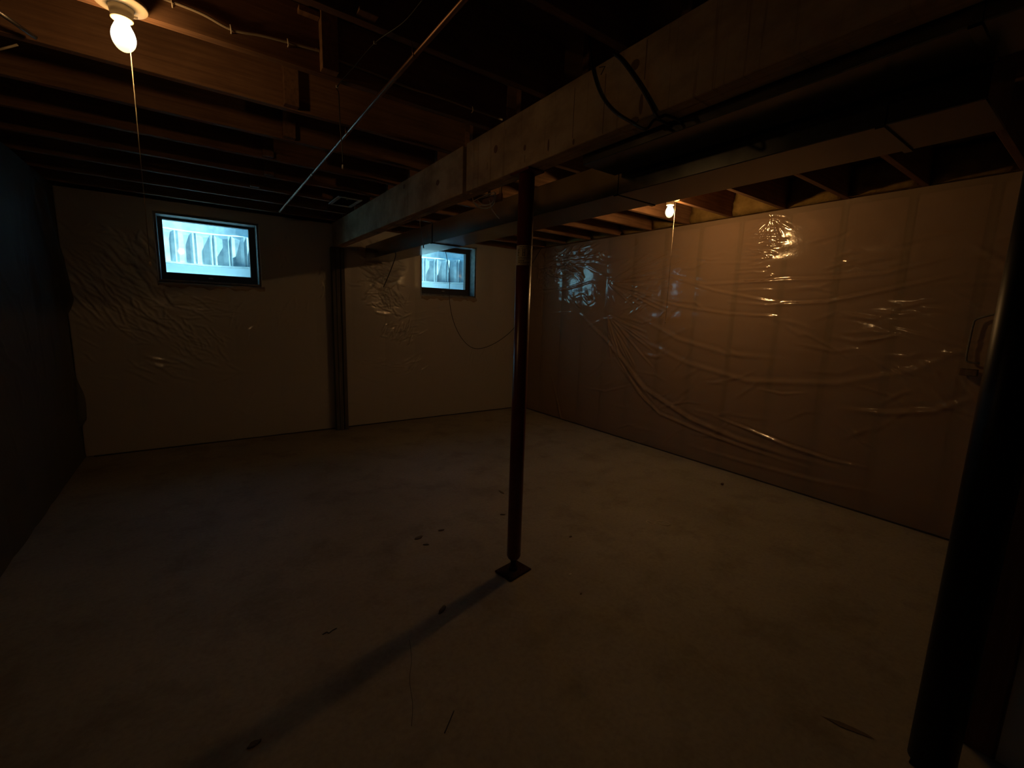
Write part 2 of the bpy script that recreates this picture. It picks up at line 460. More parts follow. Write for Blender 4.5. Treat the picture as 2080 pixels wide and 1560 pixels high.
# ------------------------------------------------------------------ polythene sheets
class Sheet:
    def __init__(s, u0, u1, v0, v1, res):
        s.u = np.linspace(u0, u1, int((u1-u0)/res)+1); s.v = np.linspace(v0, v1, int((v1-v0)/res)+1)
        s.U, s.V = np.meshgrid(s.u, s.v, indexing='ij'); s.D = np.zeros_like(s.U)
    def stroke(s, pts, amp, w, taper=True, valley=.35):
        pts = np.array(pts, float)
        m = 4*w
        i0, i1 = np.searchsorted(s.u, [pts[:,0].min()-m, pts[:,0].max()+m]); j0, j1 = np.searchsorted(s.v, [pts[:,1].min()-m, pts[:,1].max()+m])
        if i1-i0 < 2 or j1-j0 < 2: return
        U, V = s.U[i0:i1, j0:j1], s.V[i0:i1, j0:j1]
        seg = np.linalg.norm(np.diff(pts, axis=0), axis=1); tot = seg.sum(); cum = 0
        best = np.full(U.shape, 1e9); par = np.zeros(U.shape); sg = np.zeros(U.shape)
        for k in range(len(pts)-1):
            a, b = pts[k], pts[k+1]; d = b-a; l2 = d@d
            if l2 < 1e-12: continue
            t = np.clip(((U-a[0])*d[0]+(V-a[1])*d[1])/l2, 0, 1)
            dx, dy = U-(a[0]+t*d[0]), V-(a[1]+t*d[1]); q = np.hypot(dx, dy)
            sel = q < best; best = np.where(sel, q, best); par = np.where(sel, (cum+t*seg[k])/tot, par)
            sg = np.where(sel, np.sign(d[0]*dy-d[1]*dx), sg)
            cum += seg[k]
        tp = np.sin(np.pi*np.clip(par, .03, .97))**.7 if taper else 1
        x = best*sg/w
        s.D[i0:i1, j0:j1] += amp*tp*(np.exp(-x*x) - valley*np.exp(-(x+1.9)**2))
    def cluster(s, cu, cv, su, sv, n, ang, dang, length, amp, w):
        for _ in range(n):
            u, v = cu+nrs.randn()*su, cv+nrs.randn()*sv
            a = math.radians(ang+nrs.randn()*dang); l = length*nrs.uniform(.5, 1.5)
            c = nrs.uniform(-.18, .18)*l
            du, dv = math.cos(a)*l/2, math.sin(a)*l/2
            s.stroke([(u-du, v-dv), (u-math.sin(a)*c*.7-du*.3, v+math.cos(a)*c*.7-dv*.3), (u+du*.4, v+dv*.4+c*.3), (u+du, v+dv)], amp*nrs.uniform(.5, 1.4), w*nrs.uniform(.7, 1.4))
    def radial(s, cu, cv, n, a0, a1, l0, l1, amp, w):
        for k in range(n):
            a = math.radians(a0+(a1-a0)*(k+nrs.uniform(.2, .8))/n); l = nrs.uniform(l0, l1)
            r0 = l*.08
            s.stroke([(cu+math.cos(a)*r0, cv+math.sin(a)*r0), (cu+math.cos(a)*l*.5, cv+math.sin(a)*l*.5+nrs.uniform(-.01, .01)), (cu+math.cos(a)*l, cv+math.sin(a)*l)], amp*nrs.uniform(.6, 1.3), w)
    def billow(s, period, phase, amp):
        n1 = np.zeros_like(s.U)
        for _ in range(14):
            k = nrs.randn(2)*2.2; n1 += np.sin(s.U*k[0]+s.V*k[1]+nrs.uniform(0, 6.28))
        s.D += amp*np.abs(np.sin(np.pi*(s.U-phase)/period))**.8*(.8+.12*n1)
        # fine horizontal tension ripples
        for _ in range(10):
            k = nrs.uniform(18, 60); q = nrs.uniform(-6, 6)
            s.D += amp*.035*np.sin(s.V*k+s.U*q+nrs.uniform(0, 6.28)+1.5*np.sin(s.U*nrs.uniform(1, 4)))
    def build(s, name, place, material, parent, holes=()):
        nu, nv = s.U.shape
        P = place(s.U.ravel(), s.V.ravel(), np.maximum(s.D, -.010).ravel())
        idx = np.arange(nu*nv).reshape(nu, nv)
        q = np.stack([idx[:-1, :-1], idx[1:, :-1], idx[1:, 1:], idx[:-1, 1:]], -1)
        cu = .5*(s.u[:-1]+s.u[1:])[:, None]; cv = .5*(s.v[:-1]+s.v[1:])[None, :]
        keep = np.ones((nu-1, nv-1), bool)
        for (a, b, c, d) in holes: keep &= ~((cu > a) & (cu < b) & (cv > c) & (cv < d))
        q = q[keep].reshape(-1, 4)
        me = bpy.data.meshes.new(name)
        me.vertices.add(len(P)); me.vertices.foreach_set('co', P.astype(np.float32).ravel())
        me.loops.add(q.size); me.loops.foreach_set('vertex_index', q.astype(np.int32).ravel())
        me.polygons.add(len(q)); me.polygons.foreach_set('loop_start', np.arange(0, q.size, 4, dtype=np.int32))
        me.update(calc_edges=True)
        me.polygons.foreach_set('use_smooth', np.ones(len(q), bool))
        me.materials.append(material)
        o = bpy.data.objects.new(name, me); C.objects.link(o)
        if parent: o.parent = parent
        return o

def wB(px, py): p = at(px, py, X=XR); return (p.y, p.z)
def wA(px, py): p = at(px, py, Y=YF); return (p.x, p.z)
def wL(px, py): p = at(px, py, X=XL); return (p.y, p.z)

# right wall: u = Y, v = Z, pushed towards -X
sh = Sheet(-.6, YF-.01, .012, ZJ-.004, .0085)
sh.billow(.405, YF-.045+.019, .006)
S_ = lambda pts, amp, w, **k: sh.stroke([tuple(q) for q in [(p.x, p.y) for p in [Vector((*wB(*q), 0)) for q in pts]]], amp, w, **k)
# tension ripples at the stapled stud
for (xc, yy) in [(1560, 446), (1558, 476), (1565, 486), (1555, 500), (1550, 512), (1545, 524), (1540, 545), (1530, 553), (1545, 572), (1545, 588), (1560, 642)]:
    l = nrs.uniform(28, 60)
    S_([(xc-l, yy+nrs.uniform(-3, 3)), (xc, yy), (xc+l*.6, yy+nrs.uniform(-6, 2))], nrs.uniform(.005, .009), .009)
u, v = wB(1567, 442); sh.radial(u, v, 9, 185, 345, .10, .22, .007, .009)
sh.cluster(*wB(1552, 500), .05, .16, 22, 3, 16, .11, .006, .007)
# long folds swinging down across the wall
S_([(1180, 640), (1240, 700), (1310, 790), (1400, 850), (1500, 893), (1600, 925), (1700, 950)], .016, .020)
S_([(1250, 730), (1300, 800), (1340, 840), (1420, 875), (1530, 915), (1640, 950)], .012, .014)
S_([(1450, 845), (1520, 872), (1600, 905), (1690, 935), (1760, 950)], .016, .011)
S_([(1230, 670), (1260, 720), (1300, 780), (1330, 820)], .010, .011)
S_([(1240, 700), (1275, 760), (1310, 810), (1330, 830)], .010, .010)
S_([(1290, 640), (1380, 690), (1480, 720), (1600, 730)], .008, .020)
S_([(1300, 690), (1400, 740), (1520, 775), (1700, 780), (1850, 755), (1985, 700)], .009, .022)
S_([(1360, 560), (1430, 578), (1560, 571), (1700, 566), (1800, 555), (1940, 520)], .010, .013)
S_([(1480, 613), (1560, 620), (1680, 614), (1800, 590), (1960, 555)], .010, .012)
S_([(1370, 565), (1450, 590), (1560, 612), (1640, 618)], .008, .012)
S_([(1300, 600), (1380, 622), (1480, 638), (1600, 642)], .007, .012)
S_([(1700, 830), (1800, 840), (1900, 835), (1990, 805)], .010, .020)
S_([(1540, 790), (1590, 800), (1640, 798)], .007, .010)
S_([(1400, 905), (1520, 940), (1650, 975), (1800, 1005)], .008, .016)
S_([(1120, 760), (1140, 850), (1200, 880)], .008, .016)
S_([(1180, 785), (1230, 795), (1290, 780)], .006, .012)
# fan of creases below and left of the far lamp
u, v = wB(1235, 575); sh.radial(u, v, 20, 155, 215, .45, .95, .009, .011)
u, v = wB(1235, 640); sh.radial(u, v, 22, 195, 262, .35, .95, .011, .011)
sh.cluster(*wB(1300, 600), .16, .10, 40, -25, 14, .16, .006, .008)
sh.cluster(*wB(1320, 540), .25, .10, 26, -12, 10, .30, .005, .010)
# crumpled corner where the far window is mirrored
sh.cluster(*wB(1145, 545), .32, .10, 95, 14, 22, .20, .0075, .009)
sh.cluster(*wB(1100, 560), .12, .16, 45, 70, 25, .12, .007, .008)
sh.cluster(*wB(1170, 515), .22, .05, 26, -18, 16, .22, .008, .010)
sh.cluster(*wB(1190, 600), .20, .05, 24, 30, 30, .10, .006, .008)
S_([(1085, 549), (1130, 544), (1200, 534)], .012, .012)
S_([(1090, 591), (1150, 588), (1205, 572)], .012, .010)
S_([(1110, 634), (1140, 634), (1165, 634)], .006, .006)
# soft creases out towards the right
sh.cluster(1.1, 1.6, .5, .35, 36, 5, 14, .35, .0045, .013)
sh.cluster(.7, 1.1, .4, .3, 26, 20, 20, .30, .005, .013)
sh.cluster(2.6, .9, .9, .4, 40, -28, 18, .35, .004, .014)
S_([(1735, 692), (1775, 690), (1830, 680)], .008, .010)
S_([(1700, 535), (1680, 545), (1760, 520)], .006, .012)
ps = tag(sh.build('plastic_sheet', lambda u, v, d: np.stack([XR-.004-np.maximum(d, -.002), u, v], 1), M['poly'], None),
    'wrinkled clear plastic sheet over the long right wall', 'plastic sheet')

# far wall: u = X, v = Z, pushed towards -Y
sh = Sheet(XL+.006, XR-.02, .012, ZJ-.004, .0085)
sh.billow(.405, XL+.039, .005)
S_ = lambda pts, amp, w, **k: sh.stroke([wA(*q) for q in pts], amp, w, **k)
sh.cluster(*wA(200, 600), .13, .20, 60, -48, 12, .20, .006, .010)
sh.cluster(*wA(260, 560), .16, .18, 50, -52, 14, .18, .006, .010)
sh.cluster(*wA(190, 480), .10, .10, 26, -30, 25, .12, .006, .008)
sh.cluster(*wA(300, 650), .16, .14, 50, -40, 16, .18, .006, .010)
sh.cluster(*wA(420, 620), .16, .07, 40, -6, 14, .16, .006, .008)
sh.cluster(*wA(400, 690), .14, .08, 34, -45, 16, .14, .006, .008)
sh.cluster(*wA(550, 640), .16, .10, 44, 62, 18, .14, .0055, .008)
sh.cluster(*wA(300, 520), .08, .12, 26, -50, 20, .12, .006, .008)
sh.cluster(*wA(560, 540), .14, .20, 12, 85, 20, .06, .005, .007)
sh.cluster(*wA(655, 570), .015, .10, 22, 80, 25, .07, .010, .006)
sh.cluster(*wA(350, 740), .24, .10, 26, -22, 16, .20, .005, .011)
# between the post and the right window
sh.cluster(*wA(775, 545), .09, .13, 90, -14, 18, .16, .011, .008)
sh.cluster(*wA(765, 580), .08, .08, 30, 20, 30, .10, .008, .008)
sh.cluster(*wA(795, 610), .10, .08, 60, -25, 35, .09, .010, .007)
sh.cluster(*wA(810, 675), .12, .05, 60, 42, 18, .14, .010, .008)
sh.cluster(*wA(830, 745), .12, .04, 16, 28, 10, .18, .006, .008)
sh.cluster(*wA(760, 735), .10, .05, 14, 10, 12, .14, .004, .008)
sh.cluster(*wA(980, 690), .25, .30, 22, 60, 30, .2, .003, .012)
sh.cluster(*wA(900, 640), .3, .1, 16, 0, 14, .2, .004, .010)
sh.cluster(1.0, .6, .5, .25, 24, 10, 40, .3, .003, .014)
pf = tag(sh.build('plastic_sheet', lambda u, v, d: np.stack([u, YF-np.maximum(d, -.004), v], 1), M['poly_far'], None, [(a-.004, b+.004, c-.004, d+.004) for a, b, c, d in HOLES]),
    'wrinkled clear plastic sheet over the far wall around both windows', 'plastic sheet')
# loose crumpled flaps of the sheet under the two windows
def flap(x0, x1, z, parent, seed):
    r = random.Random(seed); mb = MB(); n = 40
    for i in range(n+1):
        x = x0+(x1-x0)*i/n; w = .012*math.sin(i*.55+seed)+.008*math.sin(i*1.3)
        for k in range(5):
            mb.v.append((x, YF-.006-.020*math.sin(k/4*2.6)-abs(w)*k/4*.8, z-.002-.045*k/4+w*k/4*.9))
    for i in range(n):
        for k in range(4):
            a = i*5+k; mb.f.append((a, a+5, a+6, a+1)); mb.smooth.append(True)
    return mb.build('window_flap', M['poly'], parent)
flap(OPEN1[0]-.01, OPEN1[1]+.03, OPEN1[2]-.004, pf, 1); flap(OPEN2[0], OPEN2[1]+.01, OPEN2[2]-.004, pf, 3)

# left wall
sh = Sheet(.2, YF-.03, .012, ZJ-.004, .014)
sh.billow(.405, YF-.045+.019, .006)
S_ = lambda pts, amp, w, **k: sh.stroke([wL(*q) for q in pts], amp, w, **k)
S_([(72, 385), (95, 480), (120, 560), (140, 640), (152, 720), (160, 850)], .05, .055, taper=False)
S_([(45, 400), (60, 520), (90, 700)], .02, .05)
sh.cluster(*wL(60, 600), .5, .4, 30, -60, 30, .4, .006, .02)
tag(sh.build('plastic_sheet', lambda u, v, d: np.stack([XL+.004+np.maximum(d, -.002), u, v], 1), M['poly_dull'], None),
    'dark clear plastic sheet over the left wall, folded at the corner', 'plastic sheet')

# strips along the bottom plates, shade under the sheets put into their colour
tag(MB().box(XL+.06, YF-.006, .0005, XR-.06, YF+.012, .010).build('baseboard_far', M['shadowgap']), 'bottom plate line coloured dark as shade at the foot of the far wall', kind='structure')
tag(MB().box(XR-.014, YB+.05, .0005, XR+.010, YF-.03, .011).build('baseboard_right', M['shadowgap']), 'bottom plate line coloured dark as shade at the foot of the right wall', kind='structure')

# ------------------------------------------------------------------ windows
def window(idx, op, gz0, gz1, gx0, gx1, label):
    a, b, c, d = op
    o = bpy.data.objects.new(f'window_{idx}', None); C.objects.link(o); o.location = ((a+b)/2, YG, c)
    tag(o, label, kind='structure')
    def P(mb, name, m_, bev=.002):
        q = mb.build(name, m_, None, bev); q.parent = o; q.matrix_parent_inverse = Matrix.Translation(-o.location); return q
    t = .019
    P(MB().box(a+.001, YF+.002, c+.001, a+t, YG-.022, d-.001), 'jamb', M['jamb'])
    P(MB().box(b-t, YF+.002, c+.001, b-.001, YG-.022, d-.001), 'jamb', M['jamb'])
    P(MB().box(a+t+.001, YF+.002, d-t, b-t-.001, YG-.022, d-.001), 'head', M['jamb'])
    P(MB().box(a+t+.001, YF-.004, c+.001, b-t-.001, YG-.022, c+t), 'sill', M['jamb'])
    fr = MB()
    fr.box(a+.001, YG-.020, c+.001, gx0, YG+.030, d-.001).box(gx1, YG-.020, c+.001, b-.001, YG+.030, d-.001)
    fr.box(gx0, YG-.020, c+.001, gx1, YG+.030, gz0).box(gx0, YG-.020, gz1, gx1, YG+.030, d-.001)
    P(fr, 'sash', M['sash'], 0)
    st = MB(); w = .008
    st.box(gx0-.012, YG-.028, gz0-.012, gx0, YG-.0205, gz1+.012).box(gx1, YG-.028, gz0-.012, gx1+.012, YG-.0205, gz1+.012)
    st.box(gx0, YG-.028, gz0-.012, gx1, YG-.0205, gz0).box(gx0, YG-.028, gz1, gx1, YG-.0205, gz1+.012)
    P(st, 'glazing_bead', M['sash'], 0)
    P(MB().box(gx0, YG+.002, gz0, gx1, YG+.006, gz1), 'pane', M['glass'], 0)
    P(MB().box((gx0+gx1)/2-.02, YG-.036, gz0-.045, (gx0+gx1)/2+.02, YG-.021, gz0-.03), 'latch', M['steel'])
    # sheet edge wrapped around the opening
    for xx in (a-.003, b+.003):
        P(MB().tube([(xx, YF-.004, c-.01), (xx+.002, YF-.006, c+.2), (xx-.001, YF-.004, d-.2), (xx, YF-.004, d)], .0045, 6), 'sheet_edge', M['white_tip'], 0)
    return o
window(1, OPEN1, 1.763, 2.268, -.213, .516, 'small basement window left of the wooden post, bright blue outside')
window(2, OPEN2, 1.785, 2.285, 2.485, 3.19, 'small basement window right of the wooden post, partly behind the duct')

def well(cx, label):
    o = thing('window_well', label, 'window well', (cx, YF+.345, 1.50))
    R, D, z0, z1 = .66, .62, .42, .745
    n = 11
    def P3(a, rr, z): return (-(R+rr)*math.cos(a), (D+rr)*math.sin(a)+.004, z)
    for k in range(n):
        a0 = math.pi*k/n; a1 = math.pi*(k+1)/n
        mb = MB()
        # one strip of the liner: flat panel, then a raised rib with a low groove; scalloped top
        prof = [(0, 0, 0), (.30, .012, -.012), (.60, 0, 0), (.68, -.045, .02), (.80, -.03, .02), (.90, -.045, .02), (1.0, 0, 0)]
        for (t, dr, dz) in prof:
            a = a0+(a1-a0)*t
            for rr in (0, .010):
                for z in (z0, z1+dz): mb.v.append(P3(a, dr+rr, z))
        for i in range(len(prof)-1):
            b = i*4
            mb.f += [(b, b+4, b+5, b+1), (b+2, b+3, b+7, b+6), (b+1, b+5, b+7, b+3), (b, b+2, b+6, b+4)]
            mb.smooth += [False]*4
        mb.build('rib', M['well'], o)
    def band(name, sec, m_):
        rim = MB(); q = 36; c = len(sec)
        for k in range(q+1):
            for (dr, z) in sec: rim.v.append(P3(math.pi*k/q, dr, z))
        for k in range(q):
            for j in range(c):
                a, b = k*c+j, k*c+(j+1) % c
                rim.f.append((a, a+c, b+c, b)); rim.smooth.append(False)
        return rim.build(name, m_, o)
    band('rim', [(.012, z1-.02), (.012, z1+.03), (.03, z1+.045), (.03, z1+.22), (.06, z1+.22), (.06, z1-.02)], M['well'])
    band('lip', [(-.058, z0-.018), (-.058, z0), (.07, z0), (.07, z0-.018)], M['well'])
    band('lower_band', [(-.01, .0), (-.01, z0-.020), (.05, z0-.020), (.05, .0)], M['well_low'])
    gv = MB(); q = 16; r = random.Random(int(cx*100)+5)
    for i in range(q+1):
        for j in range(q+1):
            u = -1+2*i/q; w = j/q
            lim = math.sqrt(max(0, 1-u*u))
            gv.v.append((u*(R-.012), .003+w*lim*(D-.012)+.0005, .235+r.uniform(-.01, .01)))
    for i in range(q):
        for j in range(q):
            a = i*(q+1)+j; gv.f.append((a, a+q+1, a+q+2, a+1)); gv.smooth.append(False)
    g = gv.build('gravel', M['gravel'], o); g['kind'] = 'stuff'
    return o
well((OPEN1[0]+OPEN1[1])/2, 'ribbed metal window well outside the left window')
well((OPEN2[0]+OPEN2[1])/2, 'ribbed metal window well outside the right window')

# ------------------------------------------------------------------ wooden post and the main beam
t = thing('wooden_post', 'upright wooden post against the far wall, under the beam end', 'post', (1.37, 5.43, 0))
def PP(mb, name, m_, par, bev=.002, label=None):
    q = mb.build(name, m_, None, bev); q.parent = par; q.matrix_parent_inverse = Matrix.Translation(-Vector(par.location))
    if label: q['label'] = label
    return q
for k, (xa, xb, ya) in enumerate([(1.303, 1.340, 5.408), (1.342, 1.386, 5.400), (1.400, 1.440, 5.408)]):
    PP(MB().box(xa, ya, 0.001, xb, 5.488, BZ0-.002), 'post_member', M['post'], t)
PP(MB().box(1.382, 5.430, 0.001, 1.404, 5.485, BZ0-.002), 'post_member', M['dark_stud'], t)

bt = thing('support_beam', 'heavy pale timber beam crossing the ceiling, resting on the red column', 'beam', (1.386, 2.0, BZ0))
JY = 2.405
mid = (BX0+BX1)/2
segs = [(-2.15, JY-.022), (JY+.022, 5.488)]
for (a, b) in segs:
    PP(MB().box(BX0, a, BZ0, mid-.001, b, BZ1), 'plank', M['beam'], bt, .003)
for (a, b) in [(-2.15, 1.20), (1.203, 5.488)]:
    PP(MB().box(mid+.001, a, BZ0+.001, BX1, b, BZ1), 'plank', M['beam'], bt, .003)
# knots
def knot(px, py, ry, rz):
    p = at(px, py, X=BX0); mb = MB(); n = 14
    for k in range(n):
        a = 2*math.pi*k/n; mb.v.append((BX0-.0006, p.y+ry*math.cos(a), p.z+rz*math.sin(a)))
    for k in range(n):
        a = 2*math.pi*k/n; mb.v.append((BX0+.004, p.y+ry*1.1*math.cos(a), p.z+rz*1.1*math.sin(a)))
    mb.f.append(tuple(range(n))); mb.smooth.append(False)
    for k in range(n): mb.f.append((k, (k+1) % n, n+(k+1) % n, n+k)); mb.smooth.append(False)
    PP(mb, 'knot', M['knot'], bt, 0)
for q in [(889, 371, .025, .018), (821, 379, .02, .016), (1007, 303, .018, .020), (1066, 300, .010, .014), (1290, 132, .020, .018), (1114, 295, .006, .026), (1302, 212, .008, .034), (1165, 288, .006, .012), (1288, 245, .02, .012)]: knot(*q)
# upright checks in the face
for (x0_, y0_, x1_, y1_) in [(1066, 315, 1065, 330), (1168, 178, 1165, 280), (1231, 150, 1227, 270), (1315, 80, 1312, 160), (858, 360, 857, 385), (774, 432, 774, 462), (822, 400, 825, 420), (990, 330, 989, 345), (1028, 262, 1026, 276), (745, 460, 745, 474)]:
    p, q = at(x0_, y0_, X=BX0), at(x1_, y1_, X=BX0)
    PP(MB().box(BX0-.0006, p.y-.0014, q.z, BX0+.003, p.y+.0014, p.z), 'crack', M['knot'], bt, 0)
# the pencilled 7
pts7 = [at(1218, 137, X=BX0), at(1229, 135, X=BX0), at(1221, 152, X=BX0)]
PP(MB().tube([(BX0-.0003, p.y, p.z) for p in pts7], .0022, 5), 'number_mark', M['ink'], bt, 0, 'handwritten numeral 7')

# ------------------------------------------------------------------ red steel column
CX, CY, CR = 1.386, 1.858, .0395
t = thing('steel_column', 'dark red adjustable steel column with a paper label in the middle of the room', 'column', (CX, CY, 0))
MB().lathe([(.030, .083), (CR-.006, .088), (CR, .102), (CR, BZ0-.012)], 40).build('tube', M['red_steel'], t)
MB().box(-.085, -.064, .001, .085, .064, .012).build('base_plate', M['rust'], t, .003).rotation_euler.z = math.radians(10)
sc = MB(); sc.lathe([(.024, .012), (.024, .034), (.015, .036)] + [(.0145 + (.002 if k % 2 else 0), .036+k*.004) for k in range(12)] + [(.0145, .0835)], 20)
sc.build('screw', M['rust'], t)
MB().box(-.05, -.075, BZ0-.012, .05, .075, BZ0-.001).build('top_plate', M['red_steel'], t, .002)
# paper label wrapped round the tube (face towards the camera)
aim = math.atan2(-CY, -CX)
def wrap_patch(mb, s0, s1, z0, z1, r, n=6):
    b = len(mb.v)
    for i in range(n+1):
        a = aim + (s0+(s1-s0)*i/n)/CR
        for z in (z0, z1): mb.v.append((r*math.cos(a), r*math.sin(a), z))
    for i in range(n):
        mb.f.append((b+2*i, b+2*i+2, b+2*i+3, b+2*i+1)); mb.smooth.append(True)
zl0, zl1 = 1.700, 1.797
mb = MB(); wrap_patch(mb, -.060, .062, zl0, zl1, CR+.0006, 24); lab = mb.build('paper_label', M['paper'], t)
pr = MB()
def S(s0, s1, za, zb): wrap_patch(pr, s0, s1, za, zb, CR+.0011, 3)
zt, zb_ = 1.777, 1.745
def let(cx, strokes, w=.016):
    for (a, b, c, d) in strokes: S(cx+a*w, cx+b*w, zb_+(zt-zb_)*c, zb_+(zt-zb_)*d)
def stair(cx, x0, x1, w=.018, th=.16):
    n = 8
    for k in range(n):
        f0 = k/n; xm = x0+(x1-x0)*(k+.5)/n
        S(cx+(xm-th/2)*w, cx+(xm+th/2)*w, zb_+(zt-zb_)*f0, zb_+(zt-zb_)*(f0+1/n+.01))
let(-.031, [(-.32, -.12, 0, 1), (-.45, 0, 0, .07), (-.45, .5, .93, 1), (.42, .5, .72, 1), (-.2, .25, .48, .56), (.2, .27, .4, .64)])
let(-.003, [(-.38, -.18, 0, 1), (.18, .38, 0, 1), (-.18, .18, .46, .54), (-.5, -.06, 0, .07), (.06, .5, 0, .07), (-.5, -.06, .93, 1), (.06, .5, .93, 1)])
stair(.025, -.40, .0, th=.09); stair(.025, .40, .03, th=.20)
let(.025, [(-.24, .26, .28, .36), (-.52, -.22, 0, .07), (.2, .56, 0, .07)], .018)
def textline(z, h, seed, s0=-.034, s1=.042):
    r = random.Random(seed); s = s0
    while s < s1:
        w = r.uniform(.003, .010); S(s, min(s+w, s1), z, z+h); s += w+r.uniform(.0015, .003)
textline(1.788, .0035, 1); textline(1.781, .002, 2); textline(1.736, .0025, 3); textline(1.730, .002, 4); textline(1.720, .004, 5, -.03, .0); textline(1.712, .004, 6, -.03, .03); textline(1.705, .0025, 7, -.02, .02)
pr.build('lettering', M['print'], lab)['label'] = 'printed letters F H A over small lines'

# second, darker column at the right edge
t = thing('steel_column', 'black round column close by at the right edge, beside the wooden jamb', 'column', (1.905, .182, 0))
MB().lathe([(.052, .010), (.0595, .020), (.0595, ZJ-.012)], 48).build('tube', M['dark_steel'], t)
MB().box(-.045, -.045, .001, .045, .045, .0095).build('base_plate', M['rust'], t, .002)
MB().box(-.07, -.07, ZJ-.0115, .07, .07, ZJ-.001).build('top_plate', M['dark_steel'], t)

# ------------------------------------------------------------------ ducts
def duct(name, label, x0, x1, z0, z1, secs, grow):
    o = thing(name, label, 'duct', ((x0+x1)/2, secs[0][0], z0))
    for i, (a, b) in enumerate(secs):
        e = grow[i]
        PP(MB().box(x0-e, a+.001, z0-e, x1+e, b-.001, z1+e), 'duct_section', M['duct'], o, .003)
        if i:
            c = MB(); w = .011; h = .006
            for (q0, q1, q2, q3) in ((x0-h, x1+h, z0-h-e, z0-e-.0005), (x0-h, x1+h, z1+e+.0005, z1+h+e)): c.box(q0, a-w, q2, q1, a+w, q3)
            for (q0, q1) in ((x0-h-e, x0-e-.0005), (x1+e+.0005, x1+h+e)): c.box(q0, a-w, z0-h, q1, a+w, z1+h)
            PP(c, 'seam_cleat', M['duct'], o, 0)
    for yy in [1.424, 2.79] if len(secs) > 2 else [.97, -.40]:
        PP(MB().box(x0+.06, yy, z1, x0+.08, yy+.003, ZJ-.0005), 'hanger_strap', M['duct'], o, 0)
    return o
duct('air_duct', 'narrow rectangular metal duct running along the beam underside', 1.445, 1.660, 2.117, 2.30, [(-2.0, .30), (.30, 1.53)], [0, 0])
duct('air_duct', 'wide rectangular metal trunk duct reaching towards the right window', 1.684, 1.965, 2.037, 2.200, [(.30, .52), (.52, 1.535), (1.535, 3.59), (3.59, 5.40)], [.003, .003, 0, 0])

# ------------------------------------------------------------------ lamps
def lamp(loc, label, watts, cord_dx, cord_len, light_name):
    o = thing('bare_bulb_lamp', label, 'lamp', loc)
    MB().lathe([(.071, -.001), (.0725, -.006), (.069, -.011), (.040, -.014), (.034, -.018)], 40).build('mounting_plate', M['porcelain'], o)
    MB().lathe([(.034, -.0165), (.031, -.034), (.0285, -.046), (.030, -.048), (.030, -.052), (.026, -.0535)], 32).build('socket', M['socket'], o)
    for a in (.9, 3.9):
        c, s = math.cos(a), math.sin(a)
        MB().box(.053*c-.006, .053*s-.006, -.0150, .053*c+.006, .053*s+.006, -.0122).build('plate_screw', M['slot'], o)
    MB().lathe([(max(q.x, .001), q.y) for q in spline([(r_, z_, 0) for r_, z_ in [(.0165, -.050), (.0185, -.060), (.0235, -.072), (.0295, -.086), (.0325, -.100), (.0322, -.112), (.0285, -.126), (.020, -.139), (.010, -.146), (.0015, -.148)]], 4)], 48).build('bulb', M['bulb'], o)
    x, y = cord_dx
    MB().tube([(x, y, -.014), (x, y, -cord_len*.5), (x, y, -cord_len)], .0014, 6).build('pull_cord', M['cord'], o)
    MB().lathe([(.001, -cord_len-.016), (.004, -cord_len-.012), (.003, -cord_len-.001), (.001, -cord_len)], 10, x, y).build('pull_bead', M['cord'], o)
    ld = bpy.data.lights.new(light_name, 'POINT'); lo = bpy.data.objects.new(light_name, ld); C.objects.link(lo)
    ld.energy = watts; ld.color = BULB_COL; ld.shadow_soft_size = .024
    lo.parent = o; lo.location = (0, 0, -.103)
    return o
lamp((-.136, 2.075, ZJ), 'lit bare bulb in a white holder at the upper left', BULB_W1, (.012, .040), .82, 'filament_light')
lamp((3.185, 2.318, ZJ), 'lit bare bulb by the right wall beyond the duct', BULB_W2, (.012, -.040), .98, 'filament_light')

# ------------------------------------------------------------------ cables and pipes
# ivory cable stapled along the joist face
o = thing('ivory_cable', 'ivory electric cable stapled along the joist beside the upper left lamp', 'cable', at(400, 20, Y=2.112))
cp = [(270, -25), (345, 2), (410, 28), (470, 60), (530, 72), (585, 86), (648, 103)]
c1 = [at(*q, Y=2.112) for q in cp]; end = at(655, 105, Y=2.112); 
cp2 = [(700, 128), (760, 150), (830, 178), (900, 200), (960, 222), (1020, 243)]
c2 = [at(*q, Y=2.112) for q in cp2]
PP(MB().tube(spline(c1 + [Vector((.470, 2.112, end.z))], 6), .0052, 8), 'cable_run', M['nm'], o, 0)
PP(MB().tube(spline([Vector((.520, 2.112, c2[0].z+.003))] + c2, 6), .0052, 8), 'cable_run', M['nm'], o, 0)
for q in [(348, 4), (468, 58), (584, 86), (959, 222)]:
    p = at(*q, Y=2.112); mb = MB()
    mb.tube([(p.x, 2.1195, p.z+.013), (p.x, 2.108, p.z+.011), (p.x+.001, 2.1045, p.z), (p.x+.002, 2.108, p.z-.011), (p.x+.002, 2.1195, p.z-.013)], .0022, 6)
    PP(mb, 'staple', M['staple'], o, 0)

